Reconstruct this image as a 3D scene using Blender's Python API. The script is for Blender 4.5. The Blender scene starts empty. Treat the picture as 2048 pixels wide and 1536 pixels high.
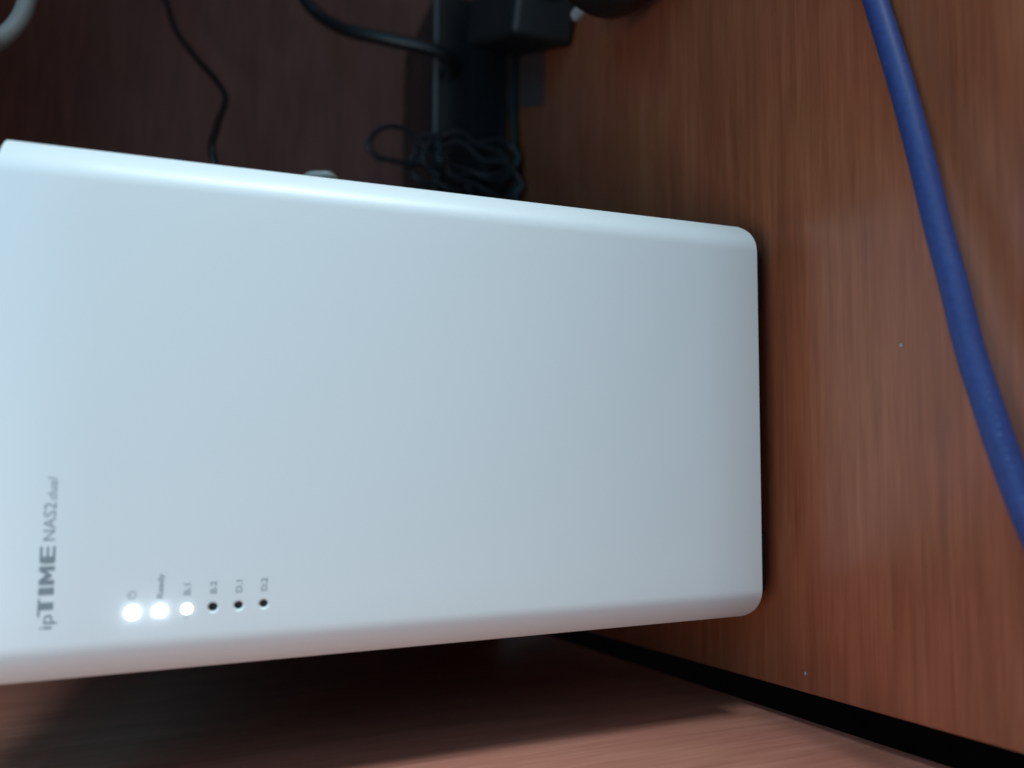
import bpy, bmesh, math, random
from mathutils import Vector, Matrix

random.seed(7)
scene = bpy.context.scene
C = scene.collection

# ---------------------------------------------------------------- camera
cam_data = bpy.data.cameras.new('camera')
cam = bpy.data.objects.new('camera', cam_data)
C.objects.link(cam)
RX = Vector((0.005172, -0.350484, -0.936555))     # picture right (the phone was held sideways)
RY = Vector((-0.997752, 0.060765, -0.028249))     # picture down
RZ = Vector((0.06681, 0.934596, -0.349382))       # viewing direction
m = Matrix.Identity(4)
for i in range(3):
    m[i][0], m[i][1], m[i][2] = RX[i], -RY[i], -RZ[i]
m.translation = Vector((-0.00492, -0.16461, 0.13946))
cam.matrix_world = m
cam_data.sensor_width = 36.0
cam_data.lens = 27.053
cam_data.clip_start = 0.005
cam_data.clip_end = 50
cam_data.dof.use_dof = True
cam_data.dof.focus_distance = 0.19
cam_data.dof.aperture_fstop = 8.5
scene.camera = cam

# ---------------------------------------------------------------- world and lamps
world = bpy.data.worlds.new('World')
scene.world = world
world.use_nodes = True
bg = world.node_tree.nodes['Background']
bg.inputs['Color'].default_value = (0.75, 0.85, 1.0, 1)
bg.inputs['Strength'].default_value = 0.19

def aim(o, target):
    d = Vector(target) - o.location
    o.rotation_euler = d.to_track_quat('-Z', 'Y').to_euler()

key_d = bpy.data.lights.new('window_light', 'SPOT')
key_d.energy = 24.0
key_d.color = (0.74, 0.93, 1.0)
key_d.spot_size = math.radians(30)
key_d.spot_blend = 1.0
key_d.shadow_soft_size = 0.090
key = bpy.data.objects.new('window_light', key_d)
C.objects.link(key)
key.location = (0.70, -0.27, 0.080)
aim(key, (-0.02, -0.02, 0.145))

fill_d = bpy.data.lights.new('room_light', 'AREA')
fill_d.shape = 'RECTANGLE'
fill_d.size, fill_d.size_y = 0.55, 0.35
fill_d.energy = 1.3
fill_d.color = (0.10, 0.65, 1.0)
fill = bpy.data.objects.new('room_light', fill_d)
C.objects.link(fill)
fill.location = (0.30, -0.38, 0.56)
aim(fill, (0.0, 0.0, 0.10))

warm_d = bpy.data.lights.new('added_fill_light', 'AREA')  # lamp added to brighten the left shoulder, front face and desk
warm_d.shape = 'RECTANGLE'
warm_d.size, warm_d.size_y = 0.22, 0.18
warm_d.energy = 0.80
warm_d.color = (0.87, 0.92, 1.0)
warm = bpy.data.objects.new('added_fill_light', warm_d)
C.objects.link(warm)
warm.location = (-0.12, -0.33, 0.48)
aim(warm, (-0.03, 0.0, 0.08))

vs = scene.view_settings
vs.view_transform = 'Standard'
vs.look = 'None'
vs.exposure = 0.0
vs.gamma = 1.0
vs.use_curve_mapping = False

# ---------------------------------------------------------------- materials
def new_mat(name):
    mt = bpy.data.materials.new(name)
    mt.use_nodes = True
    nt = mt.node_tree
    return mt, nt, nt.nodes['Principled BSDF']

def plastic(name, col, rough, var=0.06, bump=0.0, scale=900.0, coat=0.0, spec=0.5):
    mt, nt, b = new_mat(name)
    tc = nt.nodes.new('ShaderNodeTexCoord')
    n = nt.nodes.new('ShaderNodeTexNoise')
    n.inputs['Scale'].default_value = scale
    n.inputs['Detail'].default_value = 3
    nt.links.new(tc.outputs['Object'], n.inputs['Vector'])
    r = nt.nodes.new('ShaderNodeValToRGB')
    r.color_ramp.elements[0].position, r.color_ramp.elements[1].position = 0.3, 0.7
    r.color_ramp.elements[0].color = tuple(c * (1 - var) for c in col) + (1,)
    r.color_ramp.elements[1].color = tuple(min(1, c * (1 + var)) for c in col) + (1,)
    nt.links.new(n.outputs['Fac'], r.inputs['Fac'])
    nt.links.new(r.outputs['Color'], b.inputs['Base Color'])
    mr = nt.nodes.new('ShaderNodeMapRange')
    mr.inputs['To Min'].default_value = rough - 0.06
    mr.inputs['To Max'].default_value = rough + 0.06
    nt.links.new(n.outputs['Fac'], mr.inputs['Value'])
    nt.links.new(mr.outputs['Result'], b.inputs['Roughness'])
    b.inputs['Specular IOR Level'].default_value = spec
    b.inputs['Coat Weight'].default_value = coat
    if bump:
        bp = nt.nodes.new('ShaderNodeBump')
        bp.inputs['Strength'].default_value = bump
        bp.inputs['Distance'].default_value = 0.0002
        nt.links.new(n.outputs['Fac'], bp.inputs['Height'])
        nt.links.new(bp.outputs['Normal'], b.inputs['Normal'])
    return mt

def wood(name, grain, dark, mid, light, rough, off=0.0, coat=0.3):
    """laminate: streaks stretched along the axis `grain` (0 x, 1 y, 2 z)"""
    mt, nt, b = new_mat(name)
    N, L = nt.nodes, nt.links
    b.inputs['Coat Weight'].default_value = coat
    b.inputs['Coat Roughness'].default_value = 0.34
    tc = N.new('ShaderNodeTexCoord')
    def layer(across, along, detail, dist, o):
        mp = N.new('ShaderNodeMapping')
        s = [across] * 3
        s[grain] = along
        mp.inputs['Scale'].default_value = s
        mp.inputs['Location'].default_value = (o + off, o * 1.7 + off, o * 0.6)
        L.new(tc.outputs['Object'], mp.inputs['Vector'])
        n = N.new('ShaderNodeTexNoise')
        n.inputs['Scale'].default_value = 1.0
        n.inputs['Detail'].default_value = detail
        n.inputs['Roughness'].default_value = 0.6
        n.inputs['Distortion'].default_value = dist
        L.new(mp.outputs['Vector'], n.inputs['Vector'])
        return n.outputs['Fac']
    big = layer(70, 9, 3, 0.9, 3.1)
    medium = layer(300, 24, 4, 0.35, 11.3)
    fine = layer(800, 38, 3, 0.15, 5.7)
    def mix(a, bb, f):
        mx = N.new('ShaderNodeMix')
        mx.data_type = 'FLOAT'
        mx.inputs[0].default_value = f
        L.new(a, mx.inputs[2]); L.new(bb, mx.inputs[3])
        return mx.outputs[0]
    v = mix(mix(big, medium, 0.48), fine, 0.34)
    r = N.new('ShaderNodeValToRGB')
    e = r.color_ramp.elements
    e[0].position, e[0].color = 0.35, dark + (1,)
    e[1].position, e[1].color = 0.65, light + (1,)
    k = r.color_ramp.elements.new(0.5)
    k.color = mid + (1,)
    L.new(v, r.inputs['Fac'])
    # hue wander between red and tan patches
    hn = N.new('ShaderNodeTexNoise')
    hn.inputs['Scale'].default_value = 22
    hn.inputs['Detail'].default_value = 2
    L.new(tc.outputs['Object'], hn.inputs['Vector'])
    hs = N.new('ShaderNodeHueSaturation')
    mh = N.new('ShaderNodeMapRange')
    mh.inputs['From Min'].default_value, mh.inputs['From Max'].default_value = 0.3, 0.7
    mh.inputs['To Min'].default_value, mh.inputs['To Max'].default_value = 0.499, 0.508
    L.new(hn.outputs['Fac'], mh.inputs['Value'])
    L.new(mh.outputs['Result'], hs.inputs['Hue'])
    L.new(r.outputs['Color'], hs.inputs['Color'])
    L.new(hs.outputs['Color'], b.inputs['Base Color'])
    # smudges in the varnish
    sn = N.new('ShaderNodeTexNoise')
    sn.inputs['Scale'].default_value = 45
    sn.inputs['Detail'].default_value = 5
    L.new(tc.outputs['Object'], sn.inputs['Vector'])
    mr = N.new('ShaderNodeMapRange')
    mr.inputs['From Min'].default_value, mr.inputs['From Max'].default_value = 0.3, 0.7
    mr.inputs['To Min'].default_value, mr.inputs['To Max'].default_value = rough - 0.07, rough + 0.09
    L.new(sn.outputs['Fac'], mr.inputs['Value'])
    L.new(mr.outputs['Result'], b.inputs['Roughness'])
    bp = N.new('ShaderNodeBump')
    bp.inputs['Strength'].default_value = 0.10
    bp.inputs['Distance'].default_value = 0.0002
    L.new(medium, bp.inputs['Height'])
    L.new(bp.outputs['Normal'], b.inputs['Normal'])
    return mt

def emitter(name, col, strength):
    mt, nt, b = new_mat(name)
    lw = nt.nodes.new('ShaderNodeTexNoise')
    lw.inputs['Scale'].default_value = 400
    r = nt.nodes.new('ShaderNodeValToRGB')
    r.color_ramp.elements[0].color = tuple(c * 0.9 for c in col) + (1,)
    r.color_ramp.elements[1].color = tuple(col) + (1,)
    nt.links.new(lw.outputs['Fac'], r.inputs['Fac'])
    b.inputs['Base Color'].default_value = (0.8, 0.85, 0.9, 1)
    nt.links.new(r.outputs['Color'], b.inputs['Emission Color'])
    b.inputs['Emission Strength'].default_value = strength
    return mt

D1, D2, D3 = (0.255, 0.062, 0.028), (0.345, 0.090, 0.043), (0.430, 0.126, 0.063)
M = {
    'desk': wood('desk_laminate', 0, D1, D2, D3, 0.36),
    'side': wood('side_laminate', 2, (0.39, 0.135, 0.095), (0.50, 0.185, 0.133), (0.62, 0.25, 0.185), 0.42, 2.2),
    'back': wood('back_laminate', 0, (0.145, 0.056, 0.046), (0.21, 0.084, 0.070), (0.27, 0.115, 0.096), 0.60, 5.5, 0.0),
    'shell': plastic('white_plastic', (0.78, 0.79, 0.79), 0.42, 0.012, 0.05, 2500),
    'body': plastic('charcoal_metal', (0.022, 0.026, 0.032), 0.42, 0.15, 0.1),
    'rubber': plastic('black_rubber', (0.005, 0.006, 0.009), 0.55, 0.2, 0.2),
    'hole': plastic('dark_lens', (0.035, 0.045, 0.052), 0.3, 0.1),
    'ink_bold': plastic('grey_ink', (0.235, 0.275, 0.295), 0.5, 0.08),
    'ink_mid': plastic('mid_grey_ink', (0.33, 0.37, 0.39), 0.5, 0.08),
    'ink': plastic('pale_grey_ink', (0.40, 0.435, 0.45), 0.5, 0.08),
    'led': emitter('blue_white_led', (0.72, 0.86, 1.0), 22.0),
    'led_dim': emitter('white_led', (0.85, 0.97, 1.0), 6.0),
    'blue': plastic('blue_pvc', (0.034, 0.056, 0.200), 0.52, 0.12, 0.25, 700, 0.0, 0.35),
    'white_pvc': plastic('grey_white_pvc', (0.42, 0.45, 0.43), 0.5, 0.05),
    'black_pvc': plastic('black_pvc', (0.011, 0.012, 0.014), 0.38, 0.2, 0.1),
    'black_abs': plastic('black_abs', (0.012, 0.014, 0.016), 0.26, 0.2, 0.15),
    'socket': plastic('black_socket_plastic', (0.014, 0.018, 0.020), 0.5, 0.2, 0.15),
    'plug': plastic('dark_brown_plastic', (0.022, 0.016, 0.014), 0.45, 0.2, 0.15),
    'nickel': plastic('dull_nickel', (0.62, 0.64, 0.63), 0.35, 0.1),
    'sheen': plastic('painted_sheen_grey', (0.085, 0.064, 0.060), 0.5, 0.1, 0.2),  # flat grey for light reflected in the desk
    'crumb': plastic('pale_crumb', (0.40, 0.30, 0.25), 0.7, 0.2),
    'added_floor': plastic('gap_shade_black', (0.006, 0.005, 0.005), 0.9, 0.2, 0.1, 30, 0.0, 0.0),  # kept near black so the gap beside the desk stays dark
    'lead': plastic('grey_black_pvc', (0.022, 0.025, 0.030), 0.34, 0.2, 0.1),
    'glint': plastic('glint_grey', (0.16, 0.17, 0.18), 0.4, 0.1),  # flat grey in place of an edge highlight
    'print': plastic('pale_print', (0.07, 0.12, 0.30), 0.6, 0.1),
}

# ---------------------------------------------------------------- mesh helpers
def link(name, me, mat, parent=None):
    o = bpy.data.objects.new(name, me)
    C.objects.link(o)
    if mat:
        me.materials.clear()
        me.materials.append(M[mat])
    o.parent = parent
    return o

def smooth(me, ang=35):
    for p in me.polygons:
        p.use_smooth = True
    me.set_sharp_from_angle(angle=math.radians(ang))

def bm_mesh(bm, ang=35):
    me = bpy.data.meshes.new('mesh')
    bmesh.ops.recalc_face_normals(bm, faces=bm.faces)
    bm.to_mesh(me)
    bm.free()
    smooth(me, ang)
    return me

def box_mesh(x0, x1, y0, y1, z0, z1, bev=0.0, seg=3):
    bm = bmesh.new()
    bmesh.ops.create_cube(bm, size=1)
    for v in bm.verts:
        v.co = Vector(((x0 + x1) / 2 + v.co.x * (x1 - x0), (y0 + y1) / 2 + v.co.y * (y1 - y0), (z0 + z1) / 2 + v.co.z * (z1 - z0)))
    if bev:
        bmesh.ops.bevel(bm, geom=list(bm.edges), offset=bev, segments=seg, profile=0.5, affect='EDGES')
    return bm_mesh(bm)

def prism_mesh(pts, z0, z1, bev=0.0):
    bm = bmesh.new()
    a = [bm.verts.new((x, y, z0)) for x, y in pts]
    b = [bm.verts.new((x, y, z1)) for x, y in pts]
    n = len(pts)
    bm.faces.new(a[::-1]); bm.faces.new(b)
    for i in range(n):
        bm.faces.new((a[i], a[(i + 1) % n], b[(i + 1) % n], b[i]))
    if bev:
        bmesh.ops.bevel(bm, geom=list(bm.edges), offset=bev, segments=2, profile=0.5, affect='EDGES')
    return bm_mesh(bm)

def spline(pts, step=0.0015, closed=False):
    P = [Vector(p) for p in pts]
    n = len(P)
    out = []
    rng = range(n if closed else n - 1)
    for i in rng:
        if closed:
            p0, p1, p2, p3 = P[(i - 1) % n], P[i], P[(i + 1) % n], P[(i + 2) % n]
        else:
            p1, p2 = P[i], P[i + 1]
            p0 = P[i - 1] if i > 0 else p1 * 2 - p2
            p3 = P[i + 2] if i + 2 < n else p2 * 2 - p1
        k = max(2, int((p2 - p1).length / step))
        for j in range(k):
            t = j / k
            out.append(0.5 * (2 * p1 + (p2 - p0) * t + (2 * p0 - 5 * p1 + 4 * p2 - p3) * t * t + (3 * p1 - p0 - 3 * p2 + p3) * t ** 3))
    if not closed:
        out.append(P[-1])
    return out

def add_tube(bm, path, rad, seg=14, closed=False):
    n = len(path)
    t = []
    for i in range(n):
        a = path[(i - 1) % n] if (closed or i > 0) else path[0]
        b = path[(i + 1) % n] if (closed or i < n - 1) else path[-1]
        t.append((b - a).normalized())
    up = Vector((0, 0, 1)) if abs(t[0].z) < 0.9 else Vector((1, 0, 0))
    nrm = (up - t[0] * up.dot(t[0])).normalized()
    rings = []
    for i in range(n):
        nrm = (nrm - t[i] * nrm.dot(t[i])).normalized()
        bi = t[i].cross(nrm)
        r = rad(i / max(1, n - 1)) if callable(rad) else rad
        rings.append([bm.verts.new(path[i] + (nrm * math.cos(2 * math.pi * k / seg) + bi * math.sin(2 * math.pi * k / seg)) * r) for k in range(seg)])
    for i in range(n if closed else n - 1):
        A, B = rings[i], rings[(i + 1) % n]
        for k in range(seg):
            bm.faces.new((A[k], A[(k + 1) % seg], B[(k + 1) % seg], B[k]))
    if not closed:
        bm.faces.new(rings[0][::-1]); bm.faces.new(rings[-1])

def tube_mesh(pts, rad, seg=14, closed=False, step=0.0015):
    bm = bmesh.new()
    add_tube(bm, spline(pts, step, closed), rad, seg, closed)
    return bm_mesh(bm, 60)

def lathe_mesh(profile, seg=40):
    """profile of (radius, height) turned about local z"""
    bm = bmesh.new()
    rings = []
    for r, z in profile:
        if r < 1e-7:
            rings.append([bm.verts.new((0, 0, z))])
        else:
            rings.append([bm.verts.new((r * math.cos(2 * math.pi * k / seg), r * math.sin(2 * math.pi * k / seg), z)) for k in range(seg)])
    for A, B in zip(rings, rings[1:]):
        for k in range(seg):
            k2 = (k + 1) % seg
            if len(A) == 1 and len(B) > 1: bm.faces.new((A[0], B[k], B[k2]))
            elif len(B) == 1 and len(A) > 1: bm.faces.new((A[k], A[k2], B[0]))
            elif len(A) > 1: bm.faces.new((A[k], A[k2], B[k2], B[k]))
    return bm_mesh(bm, 40)

def empty(name, loc=(0, 0, 0)):
    o = bpy.data.objects.new(name, None)
    o.empty_display_size = 0.02
    C.objects.link(o)
    o.location = loc
    return o

def tag(o, label, cat, group=None):
    o['label'] = label
    o['category'] = cat
    if group:
        o['group'] = group
    return o

def structure(o, label=None):
    o['kind'] = 'structure'
    if label:
        o['label'] = label
    return o

# ---------------------------------------------------------------- setting: desk, side panel, back panel, unseen shelf added to shade the back
def edge_x(y):                      # left edge of the desk top
    return -0.0700 - 0.1130 * y
YB = 0.300
structure(link('desk_top', prism_mesh([(edge_x(-0.45), -0.45), (0.75, -0.45), (0.75, YB - 0.001), (edge_x(YB), YB - 0.001)], -0.040, 0.0, 0.0010), 'desk'),
          'reddish brown wood laminate desk top')
g = 0.0078
YE = -0.052                          # front end of the side panel
side_pts = [(edge_x(YE) - g, YE), (edge_x(YB) - g, YB), (edge_x(YB) - g - 0.018, YB), (edge_x(YE) - g - 0.018, YE)]
structure(link('side_panel', prism_mesh(side_pts, -0.0040, 0.3205, 0.0006), 'side'), 'upright wood laminate side panel beyond the gap')
structure(link('added_floor', box_mesh(-2.0, 2.0, -2.0, 2.0, -0.76, -0.74), 'added_floor'), 'near-black ground added under the desk to keep the gap dark')  # added to block world light from below the desk
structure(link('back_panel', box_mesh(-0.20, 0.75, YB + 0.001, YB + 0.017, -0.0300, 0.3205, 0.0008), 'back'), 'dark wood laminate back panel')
structure(link('shade_shelf', box_mesh(-0.20, 0.75, -0.045, YB + 0.017, 0.322, 0.340, 0.0012), 'back'), 'unseen wood shelf added to shade the back of the desk')  # out of view, added to keep lamp light off the back panel

# ---------------------------------------------------------------- the white storage box
W, Z0, Z1 = 0.1033, 0.0090, 0.1805
nas = empty('network_storage_box', (0, 0, 0))
tag(nas, 'white upright network storage box with status lights on its front, standing on the desk', 'storage box')

def front_shell():
    rc, rt, bv, yb = 0.0028, 0.0006, 0.0005, 0.020
    hw = W / 2
    # cross-section: flat face, a tight bend, then a long flatter shoulder
    prof = [(0.0, 0.0)]
    def arc(t0, t1, R, n):
        for i in range(n):
            a, b_ = math.radians(t0 + (t1 - t0) * i / n), math.radians(t0 + (t1 - t0) * (i + 1) / n)
            px, py = prof[-1]
            prof.append((px + R * (math.sin(b_) - math.sin(a)), py + R * (math.cos(a) - math.cos(b_))))
    arc(0, 38, 0.0068, 10)
    arc(38, 54, 0.0185, 6)
    arc(54, 90, 0.0016, 5)
    r = prof[-1][0]
    xs = [(-(hw - r) - px, py) for px, py in reversed(prof)]
    NF = len(prof) - 1
    NI = 12
    for i in range(1, NI):
        xs.append((-(hw - r) + 2 * (hw - r) * i / NI, 0.0))
    xs += [(-x, y) for x, y in reversed(xs[:NF + 1])]
    def corner(ax, rad):
        d = ax - (hw - rad)
        return 0.0 if d <= 0 else rad - math.sqrt(max(0.0, rad * rad - d * d))
    bm = bmesh.new()
    cols = []
    for x, yf in xs:
        lo = Z0 + corner(abs(x), rc)
        hi = Z1 - corner(abs(x), rt)
        pts = [(yb, lo), (yf + bv, lo), (yf + bv * 0.29, lo + bv * 0.29), (yf, lo + bv)]
        nz = 10
        for k in range(1, nz):
            pts.append((yf, lo + bv + (hi - lo - 2 * bv) * k / nz))
        pts += [(yf, hi - bv), (yf + bv * 0.29, hi - bv * 0.29), (yf + bv, hi), (yb, hi)]
        cols.append([bm.verts.new((x, y, z)) for y, z in pts])
    n = len(cols[0])
    for A, B in zip(cols, cols[1:]):
        for k in range(n):
            bm.faces.new((A[k], A[(k + 1) % n], B[(k + 1) % n], B[k]))
    bm.faces.new(cols[0][::-1]); bm.faces.new(cols[-1])
    return bm_mesh(bm, 40)

LX, LZ, LS = -0.0389, 0.1547, 0.00476
led_r = [0.00125, 0.00115, 0.00096, 0.00085, 0.00080, 0.00080]
panel = link('front_panel', front_shell(), 'shell', nas)
# drill the six holes, then keep only the drilled mesh
cbm = bmesh.new()
for i in range(6):
    rr = led_r[i]
    tmp = lathe_mesh([(0, -0.0022), (rr, -0.0022), (rr, -0.0003), (rr + 0.0006, 0.0003), (0, 0.0003)] if i > 2 else [(0, -0.0022), (rr, -0.0022), (rr, 0.0006), (0, 0.0006)], 28)
    tmp.transform(Matrix.Translation((LX, 0.0, LZ - LS * i)) @ Matrix.Rotation(math.pi / 2, 4, 'X'))
    cbm.from_mesh(tmp)
cme = bpy.data.meshes.new('drill')
cbm.to_mesh(cme); cbm.free()
cutter = bpy.data.objects.new('drill', cme)
C.objects.link(cutter)
md = panel.modifiers.new('holes', 'BOOLEAN')
md.operation, md.solver, md.object = 'DIFFERENCE', 'EXACT', cutter
dg = bpy.context.evaluated_depsgraph_get()
drilled = bpy.data.meshes.new_from_object(panel.evaluated_get(dg))
panel.modifiers.clear()
panel.data = drilled
drilled.materials.clear(); drilled.materials.append(M['shell'])
smooth(drilled, 40)
bpy.data.objects.remove(cutter)

def dome(r, proud, y):
    me = lathe_mesh([(r * 0.98, -0.0012), (r * 0.98, proud * 0.0), (r * 0.85, proud * 0.55), (r * 0.5, proud * 0.9), (0, proud)], 24)
    me.transform(Matrix.Rotation(math.pi / 2, 4, 'X'))
    return me
for i in range(6):
    lit = i < 3
    o = link('status_light', dome(led_r[i], 0.0007 if lit else 0.0001, 0), ('led' if i < 2 else 'led_dim') if lit else 'hole', panel)
    o.location = (LX, 0.0001 if lit else 0.0013, LZ - LS * i)
    o['label'] = ('glowing blue-white status light' if i < 2 else 'lit white status light') if lit else 'unlit dark status light'

body_bm = bmesh.new()
bmesh.ops.create_cube(body_bm, size=1)
for v in body_bm.verts:
    v.co = Vector((v.co.x * 0.0985, 0.105 + v.co.y * 0.176, 0.0945 + v.co.z * 0.1690))
bmesh.ops.bevel(body_bm, geom=[e for e in body_bm.edges if abs((e.verts[0].co - e.verts[1].co).y) > 0.05], offset=0.006, segments=5, profile=0.5, affect='EDGES')
link('body', bm_mesh(body_bm), 'body', nas)
link('base_plate', box_mesh(-0.0450, 0.0450, 0.0075, 0.185, 0.0022, 0.0105, 0.0030, 4), 'rubber', nas)
for sx in (-1, 1):
    for yy in (0.0070, 0.160):
        xa, xb = sorted((sx * 0.0285, sx * 0.0488))
        link('foot', box_mesh(xa, xb, yy, yy + 0.020, 0.0001, 0.0100, 0.0046, 5), 'rubber', nas)

# lettering, printed on the front panel
YT = -0.00006
def text_mesh(txt, x0, x1, z0, z1, bold=0.0, shear=0.0):
    cu = bpy.data.curves.new('t', 'FONT')
    cu.body = txt
    cu.offset = bold
    cu.shear = shear
    cu.resolution_u = 3
    ob = bpy.data.objects.new('t', cu)
    C.objects.link(ob)
    d = bpy.context.evaluated_depsgraph_get()
    me = bpy.data.meshes.new_from_object(ob.evaluated_get(d))
    bpy.data.objects.remove(ob)
    ax = [v.co.x for v in me.vertices]; az = [v.co.y for v in me.vertices]
    a0, a1, b0, b1 = min(ax), max(ax), min(az), max(az)
    for v in me.vertices:
        v.co = Vector((x0 + (v.co.x - a0) / (a1 - a0) * (x1 - x0), YT, z0 + (v.co.y - b0) / (b1 - b0) * (z1 - z0)))
    me.materials.clear()
    return me

def poly_mesh(polys):
    bm = bmesh.new()
    for pl in polys:
        bm.faces.new([bm.verts.new((x, YT, z)) for x, z in pl])
    me = bpy.data.meshes.new('mesh')
    for f in bm.faces:
        f.normal_update()
        if f.normal.y > 0: f.normal_flip()
    bm.to_mesh(me); bm.free()
    return me

zb, zt = 0.16795, 0.17045
def rect(x0, x1, a, b):
    return [(x0, zb + a * (zt - zb)), (x1, zb + a * (zt - zb)), (x1, zb + b * (zt - zb)), (x0, zb + b * (zt - zb))]
def P_(x, t): return (x, zb + t * (zt - zb))
E0, E1 = -0.0289, -0.0258
M0, M1 = -0.0328, -0.0294
polys = [
    rect(-0.0373, -0.0360, 0, 0.86), [P_(-0.0385, 0.86), P_(-0.0353, 0.86), P_(-0.0353, 1.0), P_(-0.0385, 1.0)],
    rect(-0.0346, -0.0333, 0, 1),
    [P_(M0, 0), P_(M0 + 0.0009, 0), P_(M0 + 0.0009, 1), P_(M0, 1)],
    [P_(M0 + 0.0009, 0.55), P_(-0.0312, 0.12), P_(-0.0309, 0.55), P_(M0 + 0.0009, 1)],
    [P_(-0.0312, 0.12), P_(M1 - 0.0008, 0.55), P_(M1 - 0.0008, 1), P_(-0.0309, 0.55)],
    [P_(M1 - 0.0008, 0), P_(M1, 0), P_(M1, 1), P_(M1 - 0.0008, 1)],
    [P_(E0, 0.16), P_(E0 + 0.0003, 0.0), P_(E0 + 0.0013, 0.0), P_(E0 + 0.0013, 1.0), P_(E0 + 0.0003, 1.0), P_(E0, 0.84)],
    [P_(E0 + 0.0013, 0), P_(E1, 0), P_(E1, 0.17), P_(E0 + 0.0013, 0.17)],
    [P_(E0 + 0.0013, 0.42), P_(E1, 0.42), P_(E1, 0.57), P_(E0 + 0.0013, 0.57)],
    [P_(E0 + 0.0013, 0.83), P_(E1, 0.83), P_(E1, 1), P_(E0 + 0.0013, 1)],
]
link('lettering', poly_mesh(polys), 'ink_bold', panel)
link('lettering', text_mesh('ip', -0.0408, -0.0382, 0.1673, 0.1700), 'ink_bold', panel)
link('lettering', text_mesh('NAS2', -0.0247, -0.0177, 0.1681, 0.1701), 'ink_mid', panel)
link('lettering', text_mesh('dual', -0.0172, -0.0130, 0.1681, 0.16965, 0.0, 0.2), 'ink', panel)
for i, (s, x0, x1) in enumerate([('Ready', -0.0365, -0.0318), ('B.1', -0.0362, -0.0340), ('B.2', -0.0362, -0.0338), ('D.1', -0.0363, -0.0339), ('D.2', -0.0363, -0.0337)]):
    z = LZ - LS * (i + 1)
    h = 0.00062
    link('status_lettering', text_mesh(s, x0, x1, z - h - (0.0002 if s == 'Ready' else 0), z + h, 0.02), 'ink', panel)
# power symbol: an open ring with a bar
ring = []
for k in range(20):
    a0, a1 = math.radians(120 + 300 * k / 20), math.radians(120 + 300 * (k + 1) / 20)
    ring.append([(-0.0356 + rr * math.cos(a), 0.1549 + rr * math.sin(a)) for rr, a in ((0.00062, a0), (0.00078, a0), (0.00078, a1), (0.00062, a1))])
ring.append([(-0.0357, 0.1549), (-0.0355, 0.1549), (-0.0355, 0.1558), (-0.0357, 0.1558)])
link('power_symbol', poly_mesh(ring), 'ink', panel)

# ---------------------------------------------------------------- cables
blue_pts = [(0.150, -0.018, 0.006), (0.1253, -0.0262, 0.0045), (0.1053, -0.0325, 0.004), (0.0939, -0.0359, 0.004), (0.0733, -0.0425, 0.005), (0.0546, -0.048, 0.006), (0.0375, -0.0526, 0.007),
            (0.0255, -0.0564, 0.008), (0.0115, -0.0604, 0.009), (0.0001, -0.0646, 0.010), (-0.0088, -0.0675, 0.010), (-0.0172, -0.0706, 0.010),
            (-0.0254, -0.0734, 0.009), (-0.0332, -0.0762, 0.007), (-0.045, -0.081, 0.004), (-0.060, -0.090, 0.0026)]
bl = link('blue_network_cable', tube_mesh(blue_pts, 0.0026, 24), 'blue')
tag(bl, 'thick blue network cable lying across the front of the desk', 'cable')
marks = []
bm = bmesh.new()
path = spline(blue_pts)
for s in range(len(path) - 1):
    if not (0.0030 > path[s].x > -0.0160):
        continue
    if random.random() < 0.25:
        continue
    t = (path[s + 1] - path[s]).normalized()
    sd = Vector((t.y, -t.x, 0)).normalized()
    if sd.y > 0: sd = -sd
    a0 = math.radians(38 + random.uniform(-5, 5)); a1 = a0 + math.radians(random.uniform(9, 22))
    ln = random.uniform(0.0002, 0.0005)
    vs_ = []
    for a, l in ((a0, 0), (a1, 0), (a1, ln), (a0, ln)):
        n_ = sd * math.cos(a) + Vector((0, 0, 1)) * math.sin(a)
        vs_.append(bm.verts.new(path[s] + t * l + n_ * 0.00264))
    bm.faces.new(vs_)
link('print_mark', bm_mesh(bm), 'print', bl)

tag(link('thin_black_cable', tube_mesh([(0.262, 0.275, 0.196), (0.2403, 0.27, 0.1816), (0.2226, 0.265, 0.1742), (0.2049, 0.26, 0.1685), (0.1873, 0.25, 0.158), (0.1727, 0.24, 0.148), (0.1615, 0.23, 0.1434), (0.151, 0.22, 0.1438), (0.1283, 0.19, 0.1463), (0.1063, 0.17, 0.146), (0.08, 0.21, 0.13), (0.03, 0.225, 0.09), (0.01, 0.2, 0.07)], 0.0016, 12), 'black_pvc'),
    'thin dark cable with an S bend dropping behind the white storage box', 'cable')
tag(link('black_power_cord', tube_mesh([(0.262, 0.245, 0.122), (0.2385, 0.24, 0.1111), (0.2206, 0.235, 0.1056), (0.2096, 0.23, 0.0963), (0.2004, 0.22, 0.0848), (0.1943, 0.21, 0.0662), (0.1905, 0.204, 0.0480), (0.1880, 0.2045, 0.0390), (0.1865, 0.210, 0.0335), (0.1860, 0.217, 0.0315)], 0.0034, 16), 'black_pvc'),
    'thick glossy black cord sagging over the black power brick', 'cable')
tag(link('white_network_cable', tube_mesh([(0.21, 0.155, 0.212), (0.1641, 0.14, 0.206), (0.1421, 0.13, 0.2061), (0.1313, 0.125, 0.2075), (0.1222, 0.12, 0.2109), (0.1109, 0.11, 0.2147), (0.09, 0.12, 0.216), (0.07, 0.16, 0.205), (0.05, 0.22, 0.18), (0.03, 0.245, 0.13), (0.02, 0.24, 0.06), (0.02, 0.2, 0.04)], 0.0028, 16), 'white_pvc'),
    'pale grey cable arching across the upper corner above the storage box', 'cable')
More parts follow.
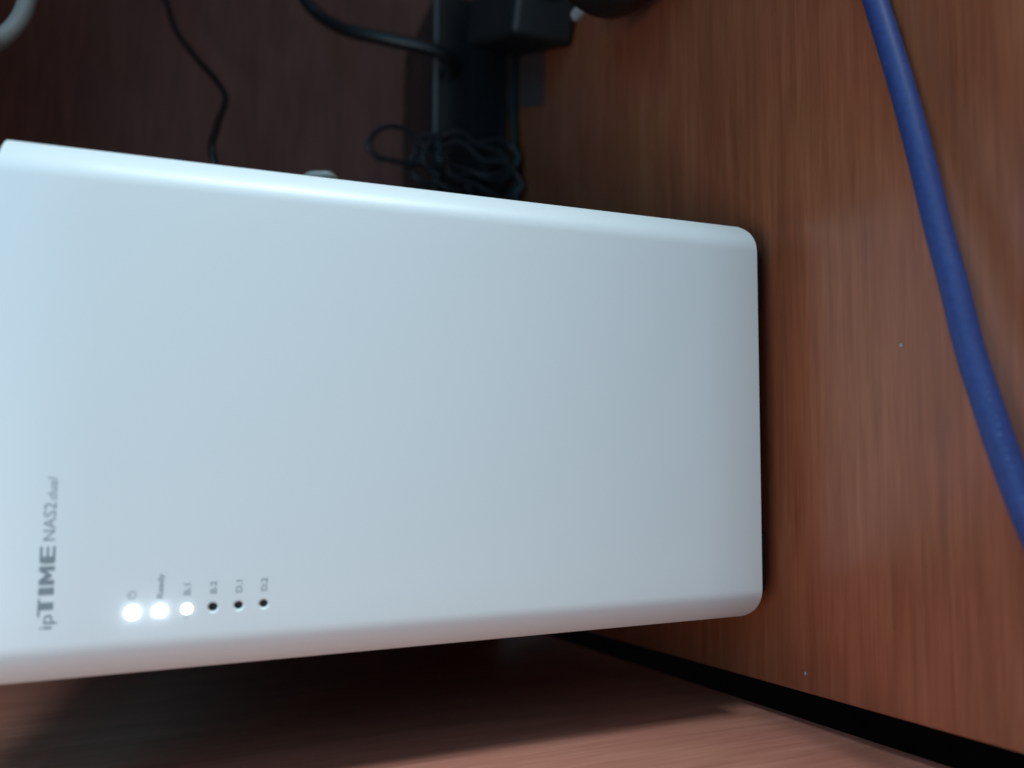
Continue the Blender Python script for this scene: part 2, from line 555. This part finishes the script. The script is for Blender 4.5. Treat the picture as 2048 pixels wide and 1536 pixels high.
tag(link('pale_lead', tube_mesh([(0.03, 0.200, 0.135), (0.045, 0.212, 0.130), (0.062, 0.19, 0.125), (0.076, 0.15, 0.120), (0.0828, 0.11, 0.1165), (0.0836, 0.10, 0.1110), (0.0826, 0.105, 0.105), (0.074, 0.14, 0.10), (0.06, 0.20, 0.09), (0.04, 0.215, 0.085), (0.03, 0.2, 0.08)], 0.0014, 12), 'white_pvc'),
    'thin pale lead just peeking out behind the right edge of the storage box', 'cable')

# ---------------------------------------------------------------- black power brick at the back, and the tied lead on it
pb = empty('power_brick', (0.165, 0.255, 0.0))
tag(pb, 'flat black power brick lying against the back panel', 'power brick')
link('case', box_mesh(-0.065, 0.063, -0.040, 0.036, 0.0008, 0.0415, 0.0016, 3), 'black_abs', pb)
link('painted_edge_glint', box_mesh(-0.0630, 0.0615, -0.0404, -0.0392, 0.0400, 0.0417, 0.0003, 1), 'glint', pb)  # strip painted in as the glint along the front top edge
link('seam', box_mesh(-0.0652, 0.0632, -0.0402, 0.0362, 0.020, 0.0206, 0.0002, 1), 'rubber', pb)

coil = empty('tied_black_lead', (0.13, 0.19, 0.0))
tag(coil, 'thin black lead folded in loops and tied, leaning on the power brick', 'cable bundle')
bm = bmesh.new()
def W2(p): return (p[0] - 0.13, p[1] - 0.19, p[2])
def loop_path(cx, cz, a, b, tilt, y, k=12, seed=0):
    rr = random.Random(seed)
    out = []
    for i in range(k):
        t = 2 * math.pi * i / k
        u, v = a * math.cos(t), b * math.sin(t) * (0.55 + 0.45 * abs(math.cos(t)))
        out.append(W2((cx + v * math.cos(tilt) - u * math.sin(tilt) + rr.uniform(-1, 1) * 0.001, y + rr.uniform(-1, 1) * 0.0012, cz + u * math.cos(tilt) + v * math.sin(tilt) + rr.uniform(-1, 1) * 0.001)))
    return out
add_tube(bm, spline([W2(p) for p in [(0.128, 0.197, 0.0500), (0.1262, 0.195, 0.0600), (0.1262, 0.193, 0.0690), (0.1266, 0.192, 0.0755), (0.1315, 0.191, 0.0792), (0.1395, 0.193, 0.0752), (0.1438, 0.195, 0.0660), (0.1412, 0.197, 0.0560), (0.1350, 0.198, 0.0490), (0.1300, 0.198, 0.0420)]]), 0.0013, 12)
for i in range(7):
    r_ = random.Random(30 + i)
    add_tube(bm, spline(loop_path(0.130 + r_.uniform(-0.006, 0.008), 0.029 + r_.uniform(-0.004, 0.003), 0.023 + r_.uniform(-0.004, 0.003), 0.011 + r_.uniform(-0.003, 0.004), math.radians(r_.uniform(-22, 12)), 0.1925 + r_.uniform(-0.008, 0.008), 12, i), closed=True), 0.0012, 10, closed=True)
add_tube(bm, spline([W2(p) for p in [(0.130, 0.196, 0.042), (0.124, 0.194, 0.036), (0.116, 0.19, 0.03), (0.10, 0.2, 0.022), (0.07, 0.215, 0.02), (0.03, 0.21, 0.03)]]), 0.0014, 10)
link('lead', bm_mesh(bm, 60), 'lead', coil)
bm = bmesh.new()
add_tube(bm, spline([W2(p) for p in [(0.120, 0.196, 0.043), (0.122, 0.183, 0.0455), (0.130, 0.180, 0.0475), (0.138, 0.184, 0.048), (0.140, 0.197, 0.0465), (0.130, 0.203, 0.045)]], closed=True), 0.0011, 8, closed=True)
add_tube(bm, spline([W2(p) for p in [(0.128, 0.1795, 0.047), (0.1265, 0.176, 0.0465), (0.1255, 0.1735, 0.045)]]), 0.0012, 8)
link('wire_tie', bm_mesh(bm, 60), 'socket', coil)

tag(link('black_lead', tube_mesh([(0.23, 0.206, 0.0025), (0.21, 0.2015, 0.0025), (0.1933, 0.2, 0.0025), (0.1696, 0.2011, 0.0025), (0.1418, 0.1985, 0.0025), (0.115, 0.196, 0.0025), (0.09, 0.2, 0.0025), (0.065, 0.215, 0.0025)], 0.0024, 12), 'black_pvc'),
    'black lead running along the foot of the power brick', 'cable')

# ---------------------------------------------------------------- painted grey reflection, socket block and round plug
tag(link('painted_desk_sheen', prism_mesh([(0.1525, 0.1655), (0.29, 0.163), (0.29, 0.243), (0.160, 0.213), (0.1640, 0.1955)], 0.0003, 0.0006), 'sheen'),
    'dull grey reflection painted on the desk beside the power brick', 'sheen')  # thin strip whose colour stands in for a reflection on the desk
sk = empty('socket_block', (0.2156, 0.1505, 0.0))
sk.rotation_euler = (0, 0, math.radians(-22))
tag(sk, 'black extension socket block standing on the painted grey reflection', 'socket')
link('housing', box_mesh(-0.040, 0.040, -0.036, 0.036, 0.0008, 0.030, 0.0035, 3), 'socket', sk)
f_ = link('socket_face', lathe_mesh([(0, 0.001), (0.015, 0.001), (0.0165, 0.003), (0.0185, 0.003), (0.0185, 0.0)], 32), 'black_abs', sk)
f_.location = (-0.012, -0.0345, 0.0155); f_.rotation_euler = (math.pi / 2, 0, 0); f_.scale = (0.66, 0.66, 0.66)

pl = empty('round_plug', (0.1605, 0.029, 0.0))
tag(pl, 'dark round two-pin power plug lying in front of the socket block', 'plug')
h_ = link('plug_head', lathe_mesh([(0, 0.0), (0.0165, 0.0), (0.0180, 0.0015), (0.0185, 0.006), (0.0185, 0.016), (0.0170, 0.019), (0.0165, 0.030), (0.0120, 0.037), (0.0060, 0.040), (0, 0.040)], 48), 'plug', pl)
h_.scale = (1.12, 1.12, 1.0); h_.location = (0, 0.040, 0.0209); h_.rotation_euler = (math.pi / 2, 0, 0)
for s in (-1, 1):
    p_ = link('pin', lathe_mesh([(0, 0.019), (0.0012, 0.0187), (0.0024, 0.0170), (0.0024, 0.0)], 20), 'nickel', pl)
    p_.location = (s * 0.0095, 0.040, 0.0209); p_.rotation_euler = (-math.pi / 2, 0, 0)
link('cord', tube_mesh([(0, 0.0, 0.0209), (0.004, -0.015, 0.020), (0.03, -0.03, 0.010), (0.08, -0.03, 0.004), (0.15, 0.0, 0.0036)], 0.0034, 12), 'black_pvc', pl)

# ---------------------------------------------------------------- crumbs
def crumb(x, y, s, label, sd):
    r_ = random.Random(sd)
    bm = bmesh.new()
    bmesh.ops.create_icosphere(bm, subdivisions=1, radius=s)
    for v in bm.verts:
        v.co = Vector((v.co.x * r_.uniform(0.7, 1.5), v.co.y * r_.uniform(0.5, 1.1), v.co.z * 0.5 * r_.uniform(0.7, 1.2)))
    o = link('crumb', bm_mesh(bm, 20), 'crumb')
    o.location = (x, y, s * 0.45)
    tag(o, label, 'crumb')
crumb(0.0154, -0.0367, 0.00055, 'pale speck on the open desk between storage box and blue cable', 1)
crumb(-0.0645, -0.0046, 0.00050, 'pale speck near the left edge of the desk by the dark gap', 2)
